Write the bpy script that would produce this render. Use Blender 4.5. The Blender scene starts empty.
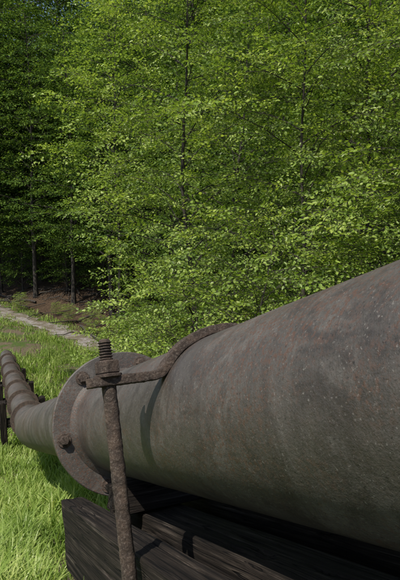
import bpy, math, random
import numpy as np
from mathutils import Vector, Matrix, noise
rng=np.random.default_rng(7); random.seed(7)
scene=bpy.context.scene
scene.view_settings.view_transform='Standard'
scene.view_settings.look='None'; scene.view_settings.exposure=0

# ---------------- camera
cam_d=bpy.data.cameras.new("camera"); cam=bpy.data.objects.new("camera",cam_d)
scene.collection.objects.link(cam); scene.camera=cam
cam_d.sensor_fit='VERTICAL'; cam_d.sensor_height=36; cam_d.lens=35
cam_d.clip_start=0.05; cam_d.clip_end=600
cam.location=(0,0,0); cam.rotation_euler=(math.radians(82),0,0)

# ---------------- light
sv=Vector((-0.33,-0.36,0.87)).normalized()
el=math.asin(sv.z); az=math.atan2(sv.x,sv.y)
w=bpy.data.worlds.new("World"); scene.world=w; w.use_nodes=True
nt=w.node_tree; bg=nt.nodes['Background']
sky=nt.nodes.new('ShaderNodeTexSky'); sky.sky_type='NISHITA'; sky.sun_disc=False
sky.sun_elevation=el; sky.sun_rotation=az%(2*math.pi)
nt.links.new(sky.outputs[0],bg.inputs[0]); bg.inputs[1].default_value=0.13
sd=bpy.data.lights.new("sun",'SUN'); sd.energy=5.0; sd.angle=math.radians(0.5); sd.color=(1,0.95,0.86)
so=bpy.data.objects.new("sun",sd); scene.collection.objects.link(so)
so.rotation_euler=sv.to_track_quat('Z','Y').to_euler()

# ---------------- node helpers
def new_mat(name):
    m=bpy.data.materials.new(name); m.use_nodes=True
    nt=m.node_tree; nt.nodes.clear()
    out=nt.nodes.new('ShaderNodeOutputMaterial')
    return m,nt,out
def ramp(nt,src,stops):
    r=nt.nodes.new('ShaderNodeValToRGB'); cr=r.color_ramp
    while len(cr.elements)<len(stops): cr.elements.new(0.5)
    for e,(p,c) in zip(cr.elements,stops):
        e.position=p; e.color=(c,c,c,1) if isinstance(c,(int,float)) else (*c,1)
    nt.links.new(src,r.inputs[0]); return r.outputs[0]
def noise_n(nt,vec,scale,detail=4,rough=.55,dist=0):
    n=nt.nodes.new('ShaderNodeTexNoise'); n.inputs['Scale'].default_value=scale
    n.inputs['Detail'].default_value=detail; n.inputs['Roughness'].default_value=rough
    n.inputs['Distortion'].default_value=dist
    if vec: nt.links.new(vec,n.inputs['Vector'])
    return n.outputs[0]
def mapping(nt,vec,scale=(1,1,1)):
    m=nt.nodes.new('ShaderNodeMapping'); m.inputs['Scale'].default_value=scale
    nt.links.new(vec,m.inputs['Vector']); return m.outputs[0]
def mixc(nt,fac,a,b,mode='MIX'):
    m=nt.nodes.new('ShaderNodeMix'); m.data_type='RGBA'; m.blend_type=mode
    for sock,v in ((m.inputs[0],fac),(m.inputs[6],a),(m.inputs[7],b)):
        if isinstance(v,bpy.types.NodeSocket): nt.links.new(v,sock)
        elif isinstance(v,(int,float)): sock.default_value=v
        else: sock.default_value=(*v,1)
    return m.outputs[2]
def math_n(nt,op,a,b=0):
    m=nt.nodes.new('ShaderNodeMath'); m.operation=op
    for i,v in enumerate((a,b)):
        if isinstance(v,bpy.types.NodeSocket): nt.links.new(v,m.inputs[i])
        else: m.inputs[i].default_value=v
    return m.outputs[0]
def bump(nt,h,strength,dist,prev=None):
    b=nt.nodes.new('ShaderNodeBump'); b.inputs['Strength'].default_value=strength
    b.inputs['Distance'].default_value=dist; nt.links.new(h,b.inputs['Height'])
    if prev: nt.links.new(prev,b.inputs['Normal'])
    return b.outputs[0]
def principled(nt,out,col,rough=.6,normal=None,metal=0,spec=.5):
    p=nt.nodes.new('ShaderNodeBsdfPrincipled')
    if isinstance(col,bpy.types.NodeSocket): nt.links.new(col,p.inputs['Base Color'])
    else: p.inputs['Base Color'].default_value=(*col,1)
    if isinstance(rough,bpy.types.NodeSocket): nt.links.new(rough,p.inputs['Roughness'])
    else: p.inputs['Roughness'].default_value=rough
    p.inputs['Metallic'].default_value=metal; p.inputs['Specular IOR Level'].default_value=spec
    if normal: nt.links.new(normal,p.inputs['Normal'])
    nt.links.new(p.outputs[0],out.inputs[0]); return p
def objcoord(nt): return nt.nodes.new('ShaderNodeTexCoord').outputs['Object']

# ---------------- materials
def leaf_mat(name,c_dark,c_mid,c_light,transl,tfac=.38,gloss=0,rough=.4,clump=0):
    m,nt,out=new_mat(name)
    g=nt.nodes.new('ShaderNodeNewGeometry')
    v=g.outputs['Random Per Island']
    if clump:
        big=noise_n(nt,objcoord(nt),clump,1)
        v=math_n(nt,'ADD',math_n(nt,'MULTIPLY',v,.5),math_n(nt,'SUBTRACT',math_n(nt,'MULTIPLY',big,1.0),.25))
    col=ramp(nt,v,[(.1,c_dark),(.5,c_mid),(.85,c_light)])
    p=nt.nodes.new('ShaderNodeBsdfDiffuse'); nt.links.new(col,p.inputs[0])
    t=nt.nodes.new('ShaderNodeBsdfTranslucent')
    nt.links.new(mixc(nt,1.0,col,transl,'MULTIPLY'),t.inputs[0])
    mx=nt.nodes.new('ShaderNodeMixShader'); mx.inputs[0].default_value=tfac
    nt.links.new(p.outputs[0],mx.inputs[1]); nt.links.new(t.outputs[0],mx.inputs[2])
    o=mx.outputs[0]
    if gloss:
        gl=nt.nodes.new('ShaderNodeBsdfGlossy'); gl.inputs['Roughness'].default_value=rough
        gl.inputs[0].default_value=(1,.98,.8,1)
        m2=nt.nodes.new('ShaderNodeMixShader'); m2.inputs[0].default_value=gloss
        nt.links.new(o,m2.inputs[1]); nt.links.new(gl.outputs[0],m2.inputs[2]); o=m2.outputs[0]
    nt.links.new(o,out.inputs[0]); return m
M_leaf=leaf_mat("leaf_green",(.085,.145,.024),(.22,.32,.052),(.41,.50,.11),(1.4,1.4,.7),.40,.025,.42,1.0)
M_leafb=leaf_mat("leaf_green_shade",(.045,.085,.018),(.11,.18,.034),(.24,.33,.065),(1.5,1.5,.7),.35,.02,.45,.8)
M_leaf2=leaf_mat("leaf_forest_shaded",(.032,.065,.016),(.068,.12,.026),(.16,.24,.048),(1.5,1.5,.7),.3)  # darker greens: the far trees' shade on each other is painted into the colour
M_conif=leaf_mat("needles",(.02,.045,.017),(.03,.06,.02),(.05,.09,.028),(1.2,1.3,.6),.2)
M_grass=leaf_mat("grass_blade",(.11,.18,.03),(.22,.32,.06),(.42,.48,.15),(1.3,1.4,.7),.35,.02,.4,1.1)

def bark_mat():
    m,nt,out=new_mat("bark"); oc=objcoord(nt)
    n=noise_n(nt,mapping(nt,oc,(6,6,1.2)),3,6)
    col=ramp(nt,n,[(.3,(.018,.015,.011)),(.7,(.075,.062,.048))])
    principled(nt,out,col,.9,bump(nt,n,.8,.02)); return m
M_bark=bark_mat()

def pipe_mat():
    m,nt,out=new_mat("painted_iron"); oc=objcoord(nt)
    big=noise_n(nt,oc,1.6,5,.6,.4)
    base=ramp(nt,big,[(.3,(.058,.050,.042)),(.5,(.080,.070,.060)),(.72,(.112,.100,.085))])
    streak=noise_n(nt,mapping(nt,oc,(2.4,1.5,9)),2.0,7,.7,.5)
    base=mixc(nt,.45,base,ramp(nt,streak,[(.3,.45),(.5,.95),(.7,1.45)]),'MULTIPLY')
    d=noise_n(nt,oc,4.5,8,.7,.6)
    base=mixc(nt,ramp(nt,d,[(.50,0.0),(.70,.6)]),base,(.18,.163,.14))
    base=mixc(nt,ramp(nt,noise_n(nt,oc,3.1,8,.75,.8),[(.40,.75),(.5,0.0)]),base,(.038,.031,.026))
    fr=noise_n(nt,oc,75,5,.7); area=noise_n(nt,mapping(nt,oc,(1,1,.7)),2.3,5,.65)
    f=math_n(nt,'MULTIPLY',ramp(nt,fr,[(.49,0.0),(.59,.95)]),ramp(nt,area,[(.44,.12),(.58,1.0)]))
    base=mixc(nt,f,base,(.102,.056,.037))
    fr2=noise_n(nt,oc,20,7,.8)
    f2=math_n(nt,'MULTIPLY',ramp(nt,fr2,[(.56,0.0),(.63,.65)]),ramp(nt,area,[(.44,0.05),(.58,.9)]))
    base=mixc(nt,f2,base,(.098,.058,.040))
    sp=noise_n(nt,oc,130,3,.6)
    base=mixc(nt,ramp(nt,sp,[(.62,0.0),(.70,.5)]),base,(.26,.24,.21))
    base=mixc(nt,ramp(nt,sp,[(.30,.75),(.40,0.0)]),base,(.02,.017,.015))
    b=bump(nt,noise_n(nt,oc,38,6,.7),.5,.008)
    b=bump(nt,noise_n(nt,oc,210,3,.6),.5,.002,b)
    principled(nt,out,base,ramp(nt,d,[(.3,.42),(.7,.62)]),b,0,.55); return m
M_pipe=pipe_mat()
def rust_mat(name="rusty_iron",k=1.0):
    m,nt,out=new_mat(name); oc=objcoord(nt)
    a=noise_n(nt,oc,22,7,.7)
    S=lambda *c:tuple(v*k for v in c)
    col=ramp(nt,a,[(.3,S(.026,.018,.013)),(.5,S(.066,.044,.031)),(.62,S(.11,.072,.049)),(.75,S(.18,.135,.10))])
    s=noise_n(nt,oc,120,5,.75)
    col=mixc(nt,ramp(nt,s,[(.52,0.0),(.66,.65)]),col,S(.24,.195,.155))
    col=mixc(nt,ramp(nt,s,[(.3,.8),(.43,0.0)]),col,(.013,.010,.008))
    b=bump(nt,noise_n(nt,oc,70,6,.75),1.0,.010); b=bump(nt,s,.6,.004,b)
    principled(nt,out,col,.7,b,.0,.45); return m
M_rust=rust_mat()
def wood_mat():
    m,nt,out=new_mat("weathered_timber"); oc=objcoord(nt)
    g=noise_n(nt,mapping(nt,oc,(22,22,.5)),2.4,8,.7,.15)
    g2=noise_n(nt,mapping(nt,oc,(90,90,1.6)),2.0,4,.6)
    ck=noise_n(nt,mapping(nt,oc,(14,14,.45)),1.6,3,.5,.3)
    crack=ramp(nt,ck,[(.485,0.0),(.497,1.0),(.503,1.0),(.515,0.0)])
    col=ramp(nt,g,[(.36,(.008,.006,.005)),(.46,(.024,.018,.014)),(.58,(.056,.044,.034)),(.74,(.15,.125,.10))])
    col=mixc(nt,.6,col,ramp(nt,g2,[(.3,.35),(.7,1.6)]),'MULTIPLY')
    col=mixc(nt,ramp(nt,noise_n(nt,oc,3.5,5),[(.44,.0),(.62,.6)]),col,(.018,.014,.011))
    col=mixc(nt,crack,col,(.004,.003,.003))
    h=math_n(nt,'SUBTRACT',math_n(nt,'ADD',ramp(nt,g,[(.33,0.0),(.6,.7)]),math_n(nt,'MULTIPLY',g2,.5)),crack)
    principled(nt,out,col,.85,bump(nt,h,1.0,.015),0,.2); return m
M_wood=wood_mat()
def ground_mat():
    m,nt,out=new_mat("soil_and_litter"); oc=objcoord(nt)
    at=nt.nodes.new('ShaderNodeAttribute'); at.attribute_name='litter'
    at2=nt.nodes.new('ShaderNodeAttribute'); at2.attribute_name='undergrowth'
    n=noise_n(nt,oc,1.3,6,.65); f=noise_n(nt,oc,22,5,.7)
    gr=ramp(nt,f,[(.3,(.035,.055,.014)),(.6,(.09,.13,.035)),(.8,(.16,.17,.07))])
    dirt=ramp(nt,f,[(.3,(.06,.045,.028)),(.6,(.17,.13,.09)),(.8,(.28,.23,.175))])
    gr=mixc(nt,ramp(nt,n,[(.44,0.0),(.54,.95)]),gr,dirt)
    li=ramp(nt,noise_n(nt,oc,9,8,.8),[(.3,(.016,.012,.008)),(.5,(.06,.04,.026)),(.7,(.16,.11,.072))])
    col=mixc(nt,at.outputs['Fac'],gr,li)
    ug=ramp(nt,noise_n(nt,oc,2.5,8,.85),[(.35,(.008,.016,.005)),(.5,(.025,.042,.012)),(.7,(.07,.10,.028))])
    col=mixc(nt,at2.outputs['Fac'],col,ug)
    principled(nt,out,col,.95,bump(nt,f,.8,.05),0,.1); return m
M_ground=ground_mat()
def path_mat():
    m,nt,out=new_mat("gravel"); oc=objcoord(nt)
    f=noise_n(nt,oc,5,10,.9)
    col=ramp(nt,f,[(.38,(.10,.085,.07)),(.5,(.25,.225,.205)),(.62,(.42,.39,.37))])
    col=mixc(nt,ramp(nt,noise_n(nt,oc,1.1,7,.75),[(.44,0.0),(.54,.85)]),col,(.12,.10,.06))
    principled(nt,out,col,.95,bump(nt,f,.6,.03),0,.1); return m
M_path=path_mat()

# ---------------- mesh builder (quads)
def mesh_from(name,V,F,mats,midx=None,smooth=False):
    V=np.asarray(V,dtype=np.float32); F=np.asarray(F,dtype=np.int32)
    me=bpy.data.meshes.new(name)
    me.vertices.add(len(V)); me.vertices.foreach_set('co',V.ravel())
    k=F.shape[1]; me.loops.add(F.size); me.loops.foreach_set('vertex_index',F.ravel())
    me.polygons.add(len(F)); me.polygons.foreach_set('loop_start',np.arange(len(F),dtype=np.int32)*k)
    if midx is not None: me.polygons.foreach_set('material_index',np.asarray(midx,dtype=np.int32))
    me.polygons.foreach_set('use_smooth',np.full(len(F),smooth))
    for m in mats: me.materials.append(m)
    me.update(calc_edges=True); me.validate(); return me
def add_obj(name,me,parent=None,M=None):
    o=bpy.data.objects.new(name,me); scene.collection.objects.link(o)
    if parent: o.parent=parent
    if M is not None: o.matrix_world=M
    return o
def tube(pts,rad,ns=6):
    pts=np.asarray(pts,float); n=len(pts)
    T=np.gradient(pts,axis=0); T/=np.linalg.norm(T,axis=1)[:,None]+1e-9
    up=np.array([0,0,1.]) if abs(T[0,2])<.8 else np.array([1.,0,0])
    A=np.cross(T,up); A/=np.linalg.norm(A,axis=1)[:,None]+1e-9
    B=np.cross(T,A)
    th=np.arange(ns)/ns*2*np.pi
    V=(pts[:,None]+np.asarray(rad)[:,None,None]*(np.cos(th)[None,:,None]*A[:,None]+np.sin(th)[None,:,None]*B[:,None])).reshape(-1,3)
    F=[]
    for i in range(n-1):
        for j in range(ns):
            a=i*ns+j;b=i*ns+(j+1)%ns
            F.append((a,b,b+ns,a+ns))
    return V,np.array(F)
class Acc:
    def __init__(s): s.V=[];s.F=[];s.M=[];s.n=0
    def add(s,V,F,m=0):
        s.V.append(V); s.F.append(np.asarray(F)+s.n); s.M.append(np.full(len(F),m)); s.n+=len(V)
    def mesh(s,name,mats,smooth=False):
        return mesh_from(name,np.concatenate(s.V),np.concatenate(s.F),mats,np.concatenate(s.M),smooth)

# ---------------- pipe frame
C2=Vector((.127,1.957,-.732))
d=Vector((-.370,.861,-.351)).normalized()
left=-(d.cross(Vector((0,0,1)))).normalized()
up=d.cross(left).normalized()
Mp=Matrix(((left.x,up.x,d.x,C2.x),(left.y,up.y,d.y,C2.y),(left.z,up.z,d.z,C2.z),(0,0,0,1)))

# ---------------- terrain
U=np.array([-.395,.919]); R=np.array([.919,.395])
def sl(x,y):
    dx=x-C2.x; dy=y-C2.y
    return dx*U[0]+dy*U[1], dx*R[0]+dy*R[1]
S_=[-60,0,7.65,10.4,14.1,18.85,25.2]; Z_=[-.732+60*.3745,-.732,-3.59,-4.2,-4.93,-5.73,-6.6]
def axis_z(s): return np.interp(s,S_,Z_)
GS=[-60,0,7.65,10.4,14.1,18.85,25.2,34,400]
GZ=[Z_[0]-1.02,-.732-1.02,-4.6,-5.25,-5.98,-6.75,-7.1,-7.2,-7.3]
PA=np.array([-5.0,30.3])
def pathq(x,y): return (x-PA[0])*.747+(y-PA[1])*.664
def ground_z(x,y):
    x=np.asarray(x,float);y=np.asarray(y,float)
    s,l=sl(x,y); z=np.interp(s,GS,GZ)
    q=pathq(x,y); t=q-2.0
    z=z+.42*np.minimum(np.where(t>0,np.sqrt(t*t+1)-1,0),160)+.35*np.clip(t-14,0,140)
    z=z-.10*np.clip(l-1,0,12)
    z=z+.04*np.sin(x*1.3+y*.7)*np.sin(y*1.1-x*.4)
    z=z+.30*np.clip((s-12)/6,0,1)*np.clip((-q-2)/4,0,1)*(np.sin(x*.8+y*.5)*np.sin(y*.6-x*.9))
    t2=np.clip((t-1)/6,0,1); z=z+t2*.5*np.sin(x*.45+1)*np.sin(y*.37+x*.2)
    return z
def axis_pts(lo,hi,f0,f1,fine,coarse):
    a=np.arange(f0,f1,fine); b=np.geomspace(.6,hi-f1,26)+f1; c=f0-np.geomspace(.6,f0-lo,26)[::-1]
    return np.concatenate([c,a,b])
xs=axis_pts(-220,220,-24,16,.25,5); ys=axis_pts(-40,260,-4,50,.25,5)
X,Y=np.meshgrid(xs,ys); V=np.stack([X,Y,ground_z(X,Y)],-1).reshape(-1,3)
nx=len(xs); i=np.arange((len(ys)-1)*(nx-1)); a=(i//(nx-1))*nx+i%(nx-1)
me=mesh_from("ground",V,np.stack([a,a+1,a+nx+1,a+nx],1),[M_ground],smooth=True)
q=pathq(V[:,0],V[:,1]); lit=np.clip((q-1.0)/1.2,0,1).astype(np.float32)
at=me.attributes.new('litter','FLOAT','POINT'); at.data.foreach_set('value',lit)
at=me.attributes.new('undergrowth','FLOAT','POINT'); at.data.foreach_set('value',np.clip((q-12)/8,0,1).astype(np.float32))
add_obj("ground",me)
tt=np.arange(-14,26,.25); ww=np.linspace(-1.0,1.0,11)
D0=np.array([-.664,.747]); N0=np.array([.747,.664])
Vp=[]
for t in tt:
    wob=.5*math.sin(t*.35)
    for k in ww:
        e=k*(1+.2*math.sin(t*1.7+k)+.22*math.sin(t*4.1+k*2))
        p=PA+D0*t+N0*(e+wob); Vp.append((p[0],p[1],float(ground_z(p[0],p[1]))+.05-.03*(abs(k)>.95)))
nn=len(ww); i=np.arange((len(tt)-1)*(nn-1)); a=(i//(nn-1))*nn+i%(nn-1)
add_obj("gravel_path",mesh_from("gravel_path",Vp,np.stack([a,a+nn,a+nn+1,a+1],1),[M_path],smooth=True))

# ---------------- pipeline
def empty(name,M=None):
    o=bpy.data.objects.new(name,None); o.empty_display_size=.2; scene.collection.objects.link(o)
    if M is not None: o.matrix_world=M
    return o
def child(name,me,parent):
    o=bpy.data.objects.new(name,me); scene.collection.objects.link(o); o.parent=parent; return o
def lathe(profile,ns=96,amp=0,fs=20,cx=0,cy=0):
    V=[];F=[]
    for (zz,r) in profile:
        for j in range(ns):
            th=2*math.pi*j/ns
            p=Vector((r*math.cos(th),r*math.sin(th),zz))
            if amp and r>.004:
                k=noise.noise(p*fs)*amp+noise.noise(p*fs*2.7)*amp*.5
                p=Vector((p.x*(1+k/r),p.y*(1+k/r),p.z))
            V.append((p.x+cx,p.y+cy,p.z))
    for i in range(len(profile)-1):
        for j in range(ns):
            a=i*ns+j;b=i*ns+(j+1)%ns
            F.append((a,b,b+ns,a+ns))
    return np.array(V),np.array(F)
pipe=empty("iron_pipeline",Mp)
zs=np.arange(-7,1.55,.04)
prof=[(z,.300) for z in zs]+[(1.555,.302),(1.575,.312),(1.59,.33),(1.598,.335)]
V,F=lathe(prof,192,amp=.0012,fs=5)
child("pipe_section",mesh_from("pipe_section",V,F,[M_pipe],smooth=True),pipe)
def flange_profile(z0,t,R_,r0=.25,b=.006):
    return [(z0,r0),(z0,R_*.8),(z0,R_-b),(z0+b*.4,R_-b*.3),(z0+b,R_),(z0+t-b,R_),(z0+t-b*.4,R_-b*.3),(z0+t,R_-b),(z0+t,r0)]
V,F=lathe(flange_profile(1.598,.04,.437),128,amp=.003,fs=9)
child("flange_near",mesh_from("fl1",V,F,[M_pipe]),pipe)
V,F=lathe(flange_profile(1.650,.04,.432),128,amp=.003,fs=9)
child("flange_far",mesh_from("fl2",V,F,[M_pipe]),pipe)
V,F=lathe([(1.638,.36),(1.65,.36)],64)
child("gasket",mesh_from("gasket",V,F,[M_rust]),pipe)
acc=Acc()
for k in range(6):
    th=math.radians(-8+60*k)
    bx,by=.378*math.cos(th),.378*math.sin(th)
    pr=[(1.560,.0005),(1.560,.024),(1.564,.030),(1.596,.031),(1.598,.031)]
    V,F=lathe(pr,6,cx=bx,cy=by); acc.add(V,F)
    V,F=lathe([(1.590,.01),(1.590,.040),(1.592,.042),(1.598,.042)],20,cx=bx,cy=by); acc.add(V,F)
    V,F=lathe([(1.690,.031),(1.72,.031),(1.722,.016),(1.75,.016),(1.75,.0005)],6,cx=bx,cy=by); acc.add(V,F)
child("flange_bolts",acc.mesh("bolts",[M_rust]),pipe)
Minv=Mp.inverted()
s_list=np.concatenate([np.arange(1.5,9,.5),np.arange(9,25,.4)])
sm_z=lambda s: float(np.mean([axis_z(s+k) for k in np.linspace(-.8,.8,9)])) if s>5 else float(axis_z(s))
def axis_pt(s):
    lo=.045*max(0,s-5)*min(1,max(0,s-5)/3)
    return Vector((C2.x+U[0]*s+R[0]*lo,C2.y+U[1]*s+R[1]*lo,sm_z(s)))
pts=[tuple(Minv@axis_pt(s)) for s in s_list]
V,F=tube(pts,[.297-.03*min(1,max(0,(s-6)/4)) for s in s_list],40)
child("pipe_run",mesh_from("pipe_run",V,F,[M_pipe],smooth=True),pipe)
acc=Acc()
for s in [8.6,11.0,13.6,16.4,19.4,22.4]:
    p0=axis_pt(s);p1=axis_pt(s+.2); ps=[tuple(Minv@(p0+(p1-p0)*(ds/.2))) for ds in (0,.001,.10,.101)]
    V,F=tube(ps,[.25,.345,.345,.25],40); acc.add(V,F)
child("joint_collars",acc.mesh("collars",[M_rust]),pipe)

# ---------------- clamp
clamp=empty("pipe_clamp",Mp)
def resample(P,step):
    P=np.asarray(P,float); L=np.concatenate([[0],np.cumsum(np.linalg.norm(np.diff(P,axis=0),axis=1))])
    n=int(L[-1]/step); t=np.linspace(0,L[-1],n)
    return np.stack([np.interp(t,L,P[:,k]) for k in range(P.shape[1])],1)
RR=.318
arc=[(RR*math.cos(math.radians(a)),RR*math.sin(math.radians(a))) for a in range(50,91,3)]
P=[(.522,.174),(.40,.174),(.285,.175),(.262,.180)]+arc
P=P+[(-x,y) for x,y in P[::-1][1:]]
P=resample(P,.006)
for _ in range(3):
    P[1:-1]=(P[:-2]+2*P[1:-1]+P[2:])/4
T=np.gradient(P,axis=0); T/=np.linalg.norm(T,axis=1)[:,None]; Nn=np.stack([T[:,1],-T[:,0]],1)
sec=[];hw,ht,c=.031,.016,.004
for sx,sy in ((1,1),(-1,1),(-1,-1),(1,-1)):
    for a in ((0,45,90) if sx*sy>0 else (90,45,0)):
        sec.append((sx*(hw-c)+sx*c*math.cos(math.radians(a)),sy*(ht-c)+sy*c*math.sin(math.radians(a))))
sec2=[]
for i in range(len(sec)):
    a=np.array(sec[i]);b=np.array(sec[(i+1)%len(sec)]); n=max(1,int(np.linalg.norm(b-a)/.007))
    for k in range(n): sec2.append(tuple(a+(b-a)*k/n))
ns=len(sec2); V=[]
n=len(P)
for i in range(n):
    e=min(i,n-1-i)*.006
    f=min(1,math.sqrt(max(0,1-(1-min(e/.03,1))**2))*.9+.12)
    for (w_,h_) in sec2:
        p=np.array([P[i,0]+Nn[i,0]*h_,P[i,1]+Nn[i,1]*h_,w_*f])
        v=Vector(p); k=noise.noise(v*38)*.0026+noise.noise(v*95)*.0024
        dirn=Vector((Nn[i,0]*h_,Nn[i,1]*h_,w_*.5)).normalized()
        V.append(tuple(v+dirn*k))
F=[(i*ns+j,i*ns+(j+1)%ns,(i+1)*ns+(j+1)%ns,(i+1)*ns+j) for i in range(n-1) for j in range(ns)]
me=bpy.data.meshes.new("strap")
me.from_pydata([tuple(v) for v in V],[],[tuple(f) for f in F]+[tuple(range(ns))[::-1],tuple(range((n-1)*ns,n*ns))])
me.materials.append(M_rust)
for p_ in me.polygons: p_.use_smooth=True
child("strap",me,clamp)
def vertical(prof,ns,x,amp=0,fs=20,name="p",mat=M_rust,smooth=True,rot=0,zc=0):
    V,F=lathe(prof,ns,amp=amp,fs=fs)
    cr,sr=math.cos(rot),math.sin(rot)
    V2=np.stack([V[:,0]*cr-V[:,1]*sr+x,V[:,2],-(V[:,0]*sr+V[:,1]*cr)+zc],1)
    return mesh_from(name,V2,F,[mat],smooth=smooth)
for sx,nm in ((.447,""),(-.447,"_other")):
    prof=[(y,.0240) for y in np.arange(-1.0,.16,.006)]+[(.165,.0205),(.24,.0205)]
    child("rod"+nm,vertical(prof,28,sx,.0024,34,"rod"),clamp)
    th=[]; y=.235
    while y<.310:
        th+=[(y,.0185),(y+.0035,.0235),(y+.0045,.0235),(y+.008,.0185)]; y+=.0095
    th+=[(y,.019),(y+.006,.015),(y+.008,.0003)]
    child("thread"+nm,vertical(th,28,sx,.0012,40,"thread",smooth=False),clamp)
    child("washer"+nm,vertical([(.186,.02),(.186,.046),(.188,.048),(.196,.048),(.198,.046),(.198,.02)],32,sx,.002,30,"washer",smooth=False),clamp)
    child("nut"+nm,vertical([(.198,.03),(.1985,.041),(.203,.0455),(.238,.0455),(.244,.039),(.245,.02)],6,sx,0,30,"nut",smooth=False,rot=.35),clamp)

# ---------------- timber
def beam(x0,x1,y0,y1,z0,z1,amp=.006,step=.03,seed=0,bev=.012):
    nz=max(2,int((z1-z0)/step)); sec=[]
    cs=[(x0,y0),(x1,y0),(x1,y1),(x0,y1)]
    for i,(cx,cy) in enumerate(cs):
        px,py=cs[i-1]; qx,qy=cs[(i+1)%4]
        def tow(tx,ty,dd):
            L=math.hypot(tx-cx,ty-cy); return (cx+(tx-cx)/L*dd,cy+(ty-cy)/L*dd)
        a=tow(px,py,bev); b=tow(qx,qy,bev); m_=((a[0]+b[0]+cx)/3,(a[1]+b[1]+cy)/3)
        sec+=[a,m_,b]
        L=math.hypot(qx-cx,qy-cy); k=int(L/.015)
        for j in range(1,k): sec.append(tow(qx,qy,bev+(L-2*bev)*j/k))
    ns=len(sec); V=[]
    mx,my=(x0+x1)/2,(y0+y1)/2
    for i in range(nz+1):
        z=z0+(z1-z0)*i/nz
        for (x,y) in sec:
            k=noise.noise(Vector((x*9+seed,y*9,z*1.2)))*amp*1.0+noise.noise(Vector((x*45+seed,y*45,z*2)))*amp*.7
            cr_=abs(noise.noise(Vector((x*22+seed*3,y*22,z*.5))))
            if cr_<.05: k-=(.05-cr_)*.22
            if i in(0,nz): k-=.004
            dx,dy=x-mx,y-my; L=math.hypot(dx,dy)
            V.append((x+dx/L*k,y+dy/L*k,z+(noise.noise(Vector((x*20,y*20,seed)))*.03 if i in(0,nz) else 0)))
    F=[(i*ns+j,i*ns+(j+1)%ns,(i+1)*ns+(j+1)%ns,(i+1)*ns+j) for i in range(nz) for j in range(ns)]
    me=bpy.data.meshes.new("beam"); me.from_pydata(V,[],F+[tuple(range(ns))[::-1],tuple(range(nz*ns,(nz+1)*ns))])
    me.materials.append(M_wood); return me
tr=empty("timber_trestle",Mp)
child("stringer_left",beam(.27,.408,-.78,-.395,-5,1.72,seed=1),tr)
child("stringer_right",beam(-.42,-.27,-.70,-.375,-5,1.75,seed=5),tr)
child("center_sill",beam(-.14,.10,-.70,-.455,-5,1.5,seed=9),tr)
def cross(x0,x1,y0,y1,zc,wz,seed):
    me=beam(-wz/2,wz/2,y0,y1,x0,x1,seed=seed)
    o=child("cross_tie",me,tr); o.matrix_local=Matrix(((0,0,1,0),(0,1,0,0),(-1,0,0,zc),(0,0,0,1))); return o
for k,zc in enumerate((1.35,.45,-.75,-1.9)): cross(-.60,.26,-.90,-.712,zc,.17,20+k).name="cross_tie_%d"%(k+1)
for k,zc in enumerate((1.12,-1.15,-3.)): cross(-.24,.24,-.44,-.29,zc,.16,30+k).name="saddle_block_%d"%(k+1)
for s in (11.2,14.9,18.8):
    c=axis_pt(s); zc=c.z
    ang=math.atan2(R[1],R[0])
    e=empty("wooden_pipe_support",Matrix.Translation((c.x,c.y,zc))@Matrix.Rotation(ang,4,'Z'))
    child("post_left",beam(-.5,-.36,-.1,.1,-1.4,.1,seed=s),e); child("post_right",beam(.36,.5,-.1,.1,-1.4,.1,seed=s+1),e)
    o=child("crosshead",beam(-.09,.09,-.08,.08,-.6,.6,seed=s+2),e)
    o.matrix_local=Matrix.Translation((0,0,-.40))@Matrix.Rotation(math.pi/2,4,'Y')

# ---------------- grass
def make_grass(x0,x1,y0,y1,maxn,hmin,hmax,wid,mask,seg=4,lean=.6):
    X=rng.uniform(x0,x1,maxn);Y=rng.uniform(y0,y1,maxn)
    keep=mask(X,Y); X=X[keep];Y=Y[keep]; n=len(X)
    Z=ground_z(X,Y)-.01
    clump=.75+.35*np.sin(X*4.1+np.sin(Y*3))*np.sin(Y*3.3+X)
    H=rng.uniform(hmin,hmax,n)*clump; az=rng.uniform(0,2*np.pi,n); ln=H*rng.uniform(.2,lean+.3,n)
    W=wid*rng.uniform(.6,1.3,n)
    dx,dy=np.cos(az),np.sin(az); fa=az+np.pi/2+rng.uniform(-.6,.6,n); wx,wy=np.cos(fa),np.sin(fa)
    V=np.zeros((n,(seg+1)*2,3),np.float32)
    for k in range(seg+1):
        t=k/seg; off=ln*t**2; hz=H*(t-.28*t**3*(ln/H)); wk=W*(1-t**1.6)*.5+.0004
        for sidx,sg in enumerate((-1,1)):
            V[:,2*k+sidx,0]=X+dx*off+sg*wx*wk; V[:,2*k+sidx,1]=Y+dy*off+sg*wy*wk; V[:,2*k+sidx,2]=Z+hz
    base=np.arange(n)*(seg+1)*2
    F=np.concatenate([np.stack([base+2*k,base+2*k+1,base+2*k+3,base+2*k+2],1) for k in range(seg)])
    return V.reshape(-1,3),F
def m_near(X,Y):
    s,l=sl(X,Y); return (l<-.47)&(l>-2.6)&(s>-1.6)&(s<3.4)
def m_mid(X,Y):
    s,l=sl(X,Y); return (s>3.2)&(s<12)&(l>-4)&(l<4)
def m_under(X,Y):
    s,l=sl(X,Y); return (s>1.75)&(s<3.4)&(l>-.6)&(l<2.5)
def m_far(X,Y):
    s,l=sl(X,Y); q=pathq(X,Y)
    pat=np.sin(X*.9+1.3*np.sin(Y*.5))*np.sin(Y*.8+X*.3)+rng.uniform(-.6,.6,len(X))
    return (s>11)&(q<-1.1)&(l>-7)&(l<7)&(pat>.05)
def m_verge(X,Y):
    q=pathq(X,Y); return ((q<-.6)&(q>-2.2)|(q>.7)&(q<2.2))
g=Acc()
V,F=make_grass(-4,2,-.5,6,120000,.16,.44,.016,m_near); g.add(V,F)
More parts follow.
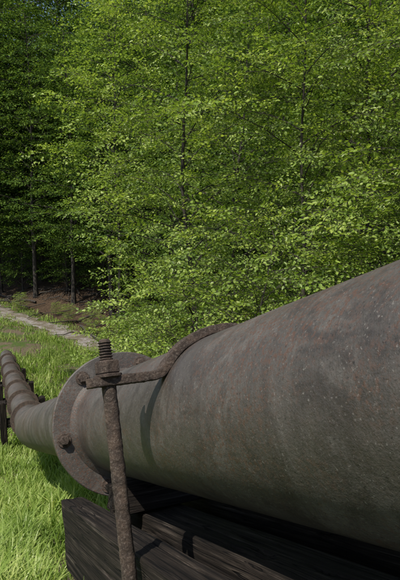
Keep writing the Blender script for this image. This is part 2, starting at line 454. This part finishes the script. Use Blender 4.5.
V,F=make_grass(-4,4,1,7,40000,.12,.28,.014,m_under,3); g.add(V,F)
V,F=make_grass(-9,6,2,15,90000,.16,.38,.024,m_mid,3); g.add(V,F)
V,F=make_grass(-18,2,9,36,80000,.10,.70,.04,m_far,2); g.add(V,F)
V,F=make_grass(-20,4,20,46,26000,.10,.45,.05,m_verge,2); g.add(V,F)
add_obj("grass",g.mesh("grass",[M_grass]))

# ---------------- foliage
def leaf_proto(wr=.3,simple=False):
    if simple: return np.array([(0,0,0),(.45,wr,.04),(1,0,-.05),(.45,-wr,.04)]),np.array([(0,1,2,3)])
    return np.array([(0,0,0),(.3,wr,.05),(.72,wr*.72,.03),(1,0,-.06),(.72,-wr*.72,.03),(.3,-wr,.05)]),np.array([(0,1,2,3),(0,3,4,5)])
def rotm(yaw,pitch,roll):
    cy,sy=math.cos(yaw),math.sin(yaw);cp,sp=math.cos(pitch),math.sin(pitch);cr,sr=math.cos(roll),math.sin(roll)
    Rz=np.array([[cy,-sy,0],[sy,cy,0],[0,0,1]]);Ry=np.array([[cp,0,-sp],[0,1,0],[sp,0,cp]]);Rx=np.array([[1,0,0],[0,cr,-sr],[0,sr,cr]])
    return Rz@Ry@Rx
def spray(leaf=.06,L=.5,wr=.3,step=.045,tilt=.6,droop=.12,simple=False,tstep=(.10,.17)):
    lv,lf=leaf_proto(wr,simple); acc=Acc(); r=random
    stems=[(np.zeros(3),0.0,L)]
    k=0; t=.12
    while t<.95:
        sg=1 if k%2 else -1
        stems.append((np.array([t*L,0,-droop*L*t*t]),sg*math.radians(r.uniform(30,60)),L*(.55-.35*t)*r.uniform(.6,1.25))); k+=1; t+=r.uniform(*tstep)
    for si,(o,yaw,ln) in enumerate(stems):
        dv=np.array([math.cos(yaw),math.sin(yaw),r.uniform(-.25,.35) if si else 0])
        nl=max(2,int(ln/step)); 
        p1=o+dv*ln; p1[2]-=droop*ln
        if not simple:
            pts=np.stack([o,(o+p1)/2+np.array([0,0,.01]),p1]); tv,tf=tube(pts,[.003,.002,.001],3); acc.add(tv,tf,1)
        for i in range(1,nl+1):
            f=i/nl; p=o+dv*ln*f; p[2]-=droop*ln*f*f
            sg=1 if i%2 else -1
            y=yaw+(0 if i==nl else sg*math.radians(r.uniform(30,70)))
            Rm=rotm(y,r.uniform(-tilt,tilt)-.1,r.uniform(-tilt,tilt)*1.3)
            sc=leaf*r.uniform(.6,1.3)
            acc.add((lv*sc)@Rm.T+p,lf,0)
    return np.concatenate(acc.V),np.concatenate(acc.F),np.concatenate(acc.M)
PRO=[spray(leaf=.056,step=.043) for _ in range(6)]
PRO_F=[spray(leaf=.082,L=.5,step=.072,simple=True,wr=.34,tilt=.6,tstep=(.13,.2)) for _ in range(5)]
PRO_C=[spray(leaf=.10,L=.62,wr=.13,step=.05,tilt=.3,droop=.28,simple=True) for _ in range(4)]
def build_tree(name,H,crown0,Rmax,nl,leafmat,protos,seed,trunk_r=.08,spr_scale=1.0,conifer=False,step=.26,top_pow=.7,elr=(.3,1.0),rl=.7,wig=.3):
    r=random.Random(seed); acc=Acc()
    n=18; tp=[]
    for i in range(n+1):
        t=i/n; tp.append(((0 if conifer else wig*math.sin(t*6+seed)*t+.05*math.sin(t*17+seed)),(0 if conifer else wig*.8*math.sin(t*5+seed*2)*t),H*t-.3*(1-t)))
    tp=np.array(tp); rad=[trunk_r*(1-.92*(i/n))*(1.35 if i==0 else 1) for i in range(n+1)]
    V,F=tube(tp,rad,9); acc.add(V,F,1)
    inst=[[] for _ in protos]
    def put(p,yaw,pitch,sc):
        inst[r.randrange(len(protos))].append((p,yaw,pitch,r.uniform(-rl,rl) if not conifer else r.uniform(-.3,.3),sc))
    az=r.uniform(0,6)
    for k in range(nl):
        t=(k+.5)/nl; h=crown0+(H-crown0)*t**.95; az+=2.4+r.uniform(-.5,.5)
        if conifer: Rl=Rmax*(1-t)**.8+.25
        else: Rl=Rmax*(math.sin(math.pi*min(1,(t*.80+.2)))**top_pow)*(.5+.6*r.random())+.25
        base=np.array([np.interp(h,tp[:,2],tp[:,j]) for j in range(3)]); base[2]=h
        el=(r.uniform(*elr) if not conifer else r.uniform(-.15,.12))
        m=7; pts=[base]; a=az
        for i in range(m):
            f=i/m; e=el*(1-f*.95)-(.1*f if not conifer else .18*f)
            a+=r.uniform(-.16,.16)
            pts.append(pts[-1]+np.array([math.cos(a)*math.cos(e),math.sin(a)*math.cos(e),math.sin(e)])*Rl/m)
        pts=np.array(pts); r0=trunk_r*.36*(1-.6*t)
        V,F=tube(pts,[r0*(1-.9*i/m) for i in range(m+1)],5); acc.add(V,F,1)
        u=.15 if not conifer else .12; sg=1
        while u<1:
            p=np.array([np.interp(u*m,range(m+1),pts[:,j]) for j in range(3)])
            yaw=a+sg*math.radians(r.uniform(30,70)); sg=-sg
            L2=(Rl*.45*(1-u)+.25)*r.uniform(.6,1.3)
            if conifer: L2*=.6
            e2=r.uniform(-.25,.6) if not conifer else r.uniform(-.35,-.05)
            dv=np.array([math.cos(yaw)*math.cos(e2),math.sin(yaw)*math.cos(e2),math.sin(e2)])
            q_=p+dv*L2; mid=(p+q_)/2+np.array([0,0,.05*L2])
            V,F=tube(np.stack([p,mid,q_]),[r0*.35,r0*.22,.003],3); acc.add(V,F,1)
            x=.0; s2=1
            while x<L2:
                pp=p+dv*x; put(pp,yaw+s2*r.uniform(.3,.8),e2*.7+r.uniform(-.4,.25),spr_scale*r.uniform(.6,1.15)); s2=-s2
                x+=step*spr_scale*r.uniform(.7,1.4)
            put(q_,yaw,e2*.6-.1,spr_scale)
            u+=(.32*spr_scale/max(Rl,.6))*r.uniform(.7,1.4)
        put(pts[-1],a,-.1,spr_scale)
    for (pv,pf,pm),L in zip(protos,inst):
        if not L: continue
        Rm=np.stack([rotm(y,p_,ro)*sc for (_,y,p_,ro,sc) in L]); P0=np.stack([x[0] for x in L])
        VV=np.einsum('nij,vj->nvi',Rm,pv)+P0[:,None]
        FF=pf[None]+(np.arange(len(L))*len(pv))[:,None,None]
        acc.V.append(VV.reshape(-1,3)); acc.F.append(FF.reshape(-1,4)+acc.n); acc.M.append(np.tile(pm,len(L))); acc.n+=len(L)*len(pv)
    return acc.mesh(name,[leafmat,M_bark])
B=[build_tree("broadleaf_a",9.0,.9,2.0,46,M_leaf,PRO,11,.052),
   build_tree("broadleaf_b",8.0,.7,2.0,40,M_leaf,PRO,23,.042),
   build_tree("broadleaf_c",10.0,1.2,2.6,46,M_leaf,PRO,37,.062)]
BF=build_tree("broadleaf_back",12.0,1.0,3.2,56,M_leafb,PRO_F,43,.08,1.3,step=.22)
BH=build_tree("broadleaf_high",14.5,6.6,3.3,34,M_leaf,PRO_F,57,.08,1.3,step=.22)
SH=build_tree("shrub",3.4,.2,1.3,24,M_leaf,PRO,51,.03,.9)
def place(name,me,x,y,rot=0,sc=1.0,parent=None,dz=0,sz=None):
    o=bpy.data.objects.new(name,me); scene.collection.objects.link(o)
    o.location=(x,y,float(ground_z(x,y))+dz); o.rotation_euler=(0,0,rot); o.scale=(sc,sc,sz or sc)
    if parent: o.parent=parent
    return o
near=[(B[0],-.15,9.4,2.5,1.0),(B[2],2.9,9.6,1,1.0),(B[1],1.4,7.9,2,1.0),(B[2],5.0,10.8,3,1.1),
      (B[1],3.7,7.2,.7,1.0),(BF,4.4,15,2.2,1.0),(BF,1.0,15.0,3.3,.95),(BF,7.6,14.5,1.1,1.0),(BF,2.2,18.5,5.1,1.1),(BF,-.3,21,1.4,1.0),(BF,6.2,18.5,.4,1.1),(BF,10.5,19.5,2.4,1.1),
      (BH,-3.1,21.5,.8,1.0)]
for (k,x,y,r_,s_) in near: place("beech_tree",k,x,y,r_,s_)
for (x,y,r_,s_) in [(.9,6.6,0,1.0),(-.1,8.0,1,.95),(-.7,10.3,2,1.0),(2.3,6.0,3,1.1),(-1.4,13.2,4,.9),(-.7,8.8,5,.6)]:
    place("shrub",SH,x,y,r_,s_)
# background forest
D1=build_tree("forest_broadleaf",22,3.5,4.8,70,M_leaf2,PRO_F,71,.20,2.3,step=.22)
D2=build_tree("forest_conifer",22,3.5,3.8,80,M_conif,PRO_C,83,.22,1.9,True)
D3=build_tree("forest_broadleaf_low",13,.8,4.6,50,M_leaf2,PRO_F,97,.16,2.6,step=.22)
fo=empty("background_forest")
r=random.Random(5)
placed=[]; cnt=0
for (x,y,k,s_) in [(-9.6,42.5,1,.9),(-13.5,46,1,1.0),(-17.5,49,1,1.15),(-6.2,39,1,.9),(-11.8,49,1,1.0),(-20,53,1,1.35),(-3.6,37,1,.9),(-8.2,48,2,1.0),
                   (-1.5,34,1,.8),(-15.5,53,1,1.3),(-6,52,1,1.1),(-21.5,47,1,1.25),(-13,56,1,1.3),(-10,60,1,1.2),(-18,60,1,1.5),(-25,60,1,1.5),
                   (-28,66,1,1.5),(-22,70,1,1.5),(-14,69,1,1.4),(-32,74,1,1.5),(-27,78,1,1.5),(-9,74,1,1.3),(-4,66,1,1.3),(-23,55,1,1.4)]:
    place("forest_tree",D2 if k==2 else D1,x,y,r.uniform(0,6),s_,fo); placed.append((x,y))
for (x,y) in [(-11,52),(-17.5,54),(-7,53),(-14,57),(-21,58),(-3,47),(-9,63),(-14,50)]:
    place("forest_tree",D3,x,y,r.uniform(0,6),.95,fo)
for (x,y,s_) in [(-10.8,45.5,.5),(-15.2,48.0,.55),(-18.6,51,.6),(-7.5,43.5,.5),(-4.6,40.5,.5),(-13.0,52.5,.6)]:
    place("forest_tree",D3,x,y,r.uniform(0,6),s_,fo)
tries=0
while cnt<38 and tries<3000:
    tries+=1
    y=r.uniform(18,62); x=r.uniform(-.15*y,.5*y+6)
    if pathq(x,y)<5.0: continue
    if min([(x-a)**2+(y-b)**2 for a,b in placed]+[99])<11: continue
    placed.append((x,y)); cnt+=1
    q_=r.random()
    place("forest_tree",D2 if q_<.12 else (D3 if q_<.5 else D1),x,y,r.uniform(0,6),r.uniform(.9,1.2),fo)
acc=Acc()
for k in range(300):
    x=r.uniform(-22,-2); y=r.uniform(28,50)
    if not 1.6<pathq(x,y)<10: continue
    L=r.uniform(1,4.5); a=r.uniform(0,6.28); rr=r.uniform(.02,.09); pts=[]
    for i in range(6):
        px=x+math.cos(a)*L*i/5; py=y+math.sin(a)*L*i/5
        pts.append((px,py,float(ground_z(px,py))+rr+.16*abs(math.sin(i*1.3+k))))
    V,F=tube(pts,[rr*(1-.12*i) for i in range(6)],6); acc.add(V,F)
add_obj("fallen_branches",acc.mesh("fallen",[M_bark]))
for (x,y,s_) in [(-3.4,28.0,.55),(-6.0,24,.3),(-4.4,23,.5),(-13.5,42,.4),(-9,38,.4),(-3.0,25,.8),(-7.6,28,.25),(-6.6,35,.6),(-10.5,40.5,.3),(-5.0,26.5,.28)]:
    place("shrub",SH,x,y,x,s_)
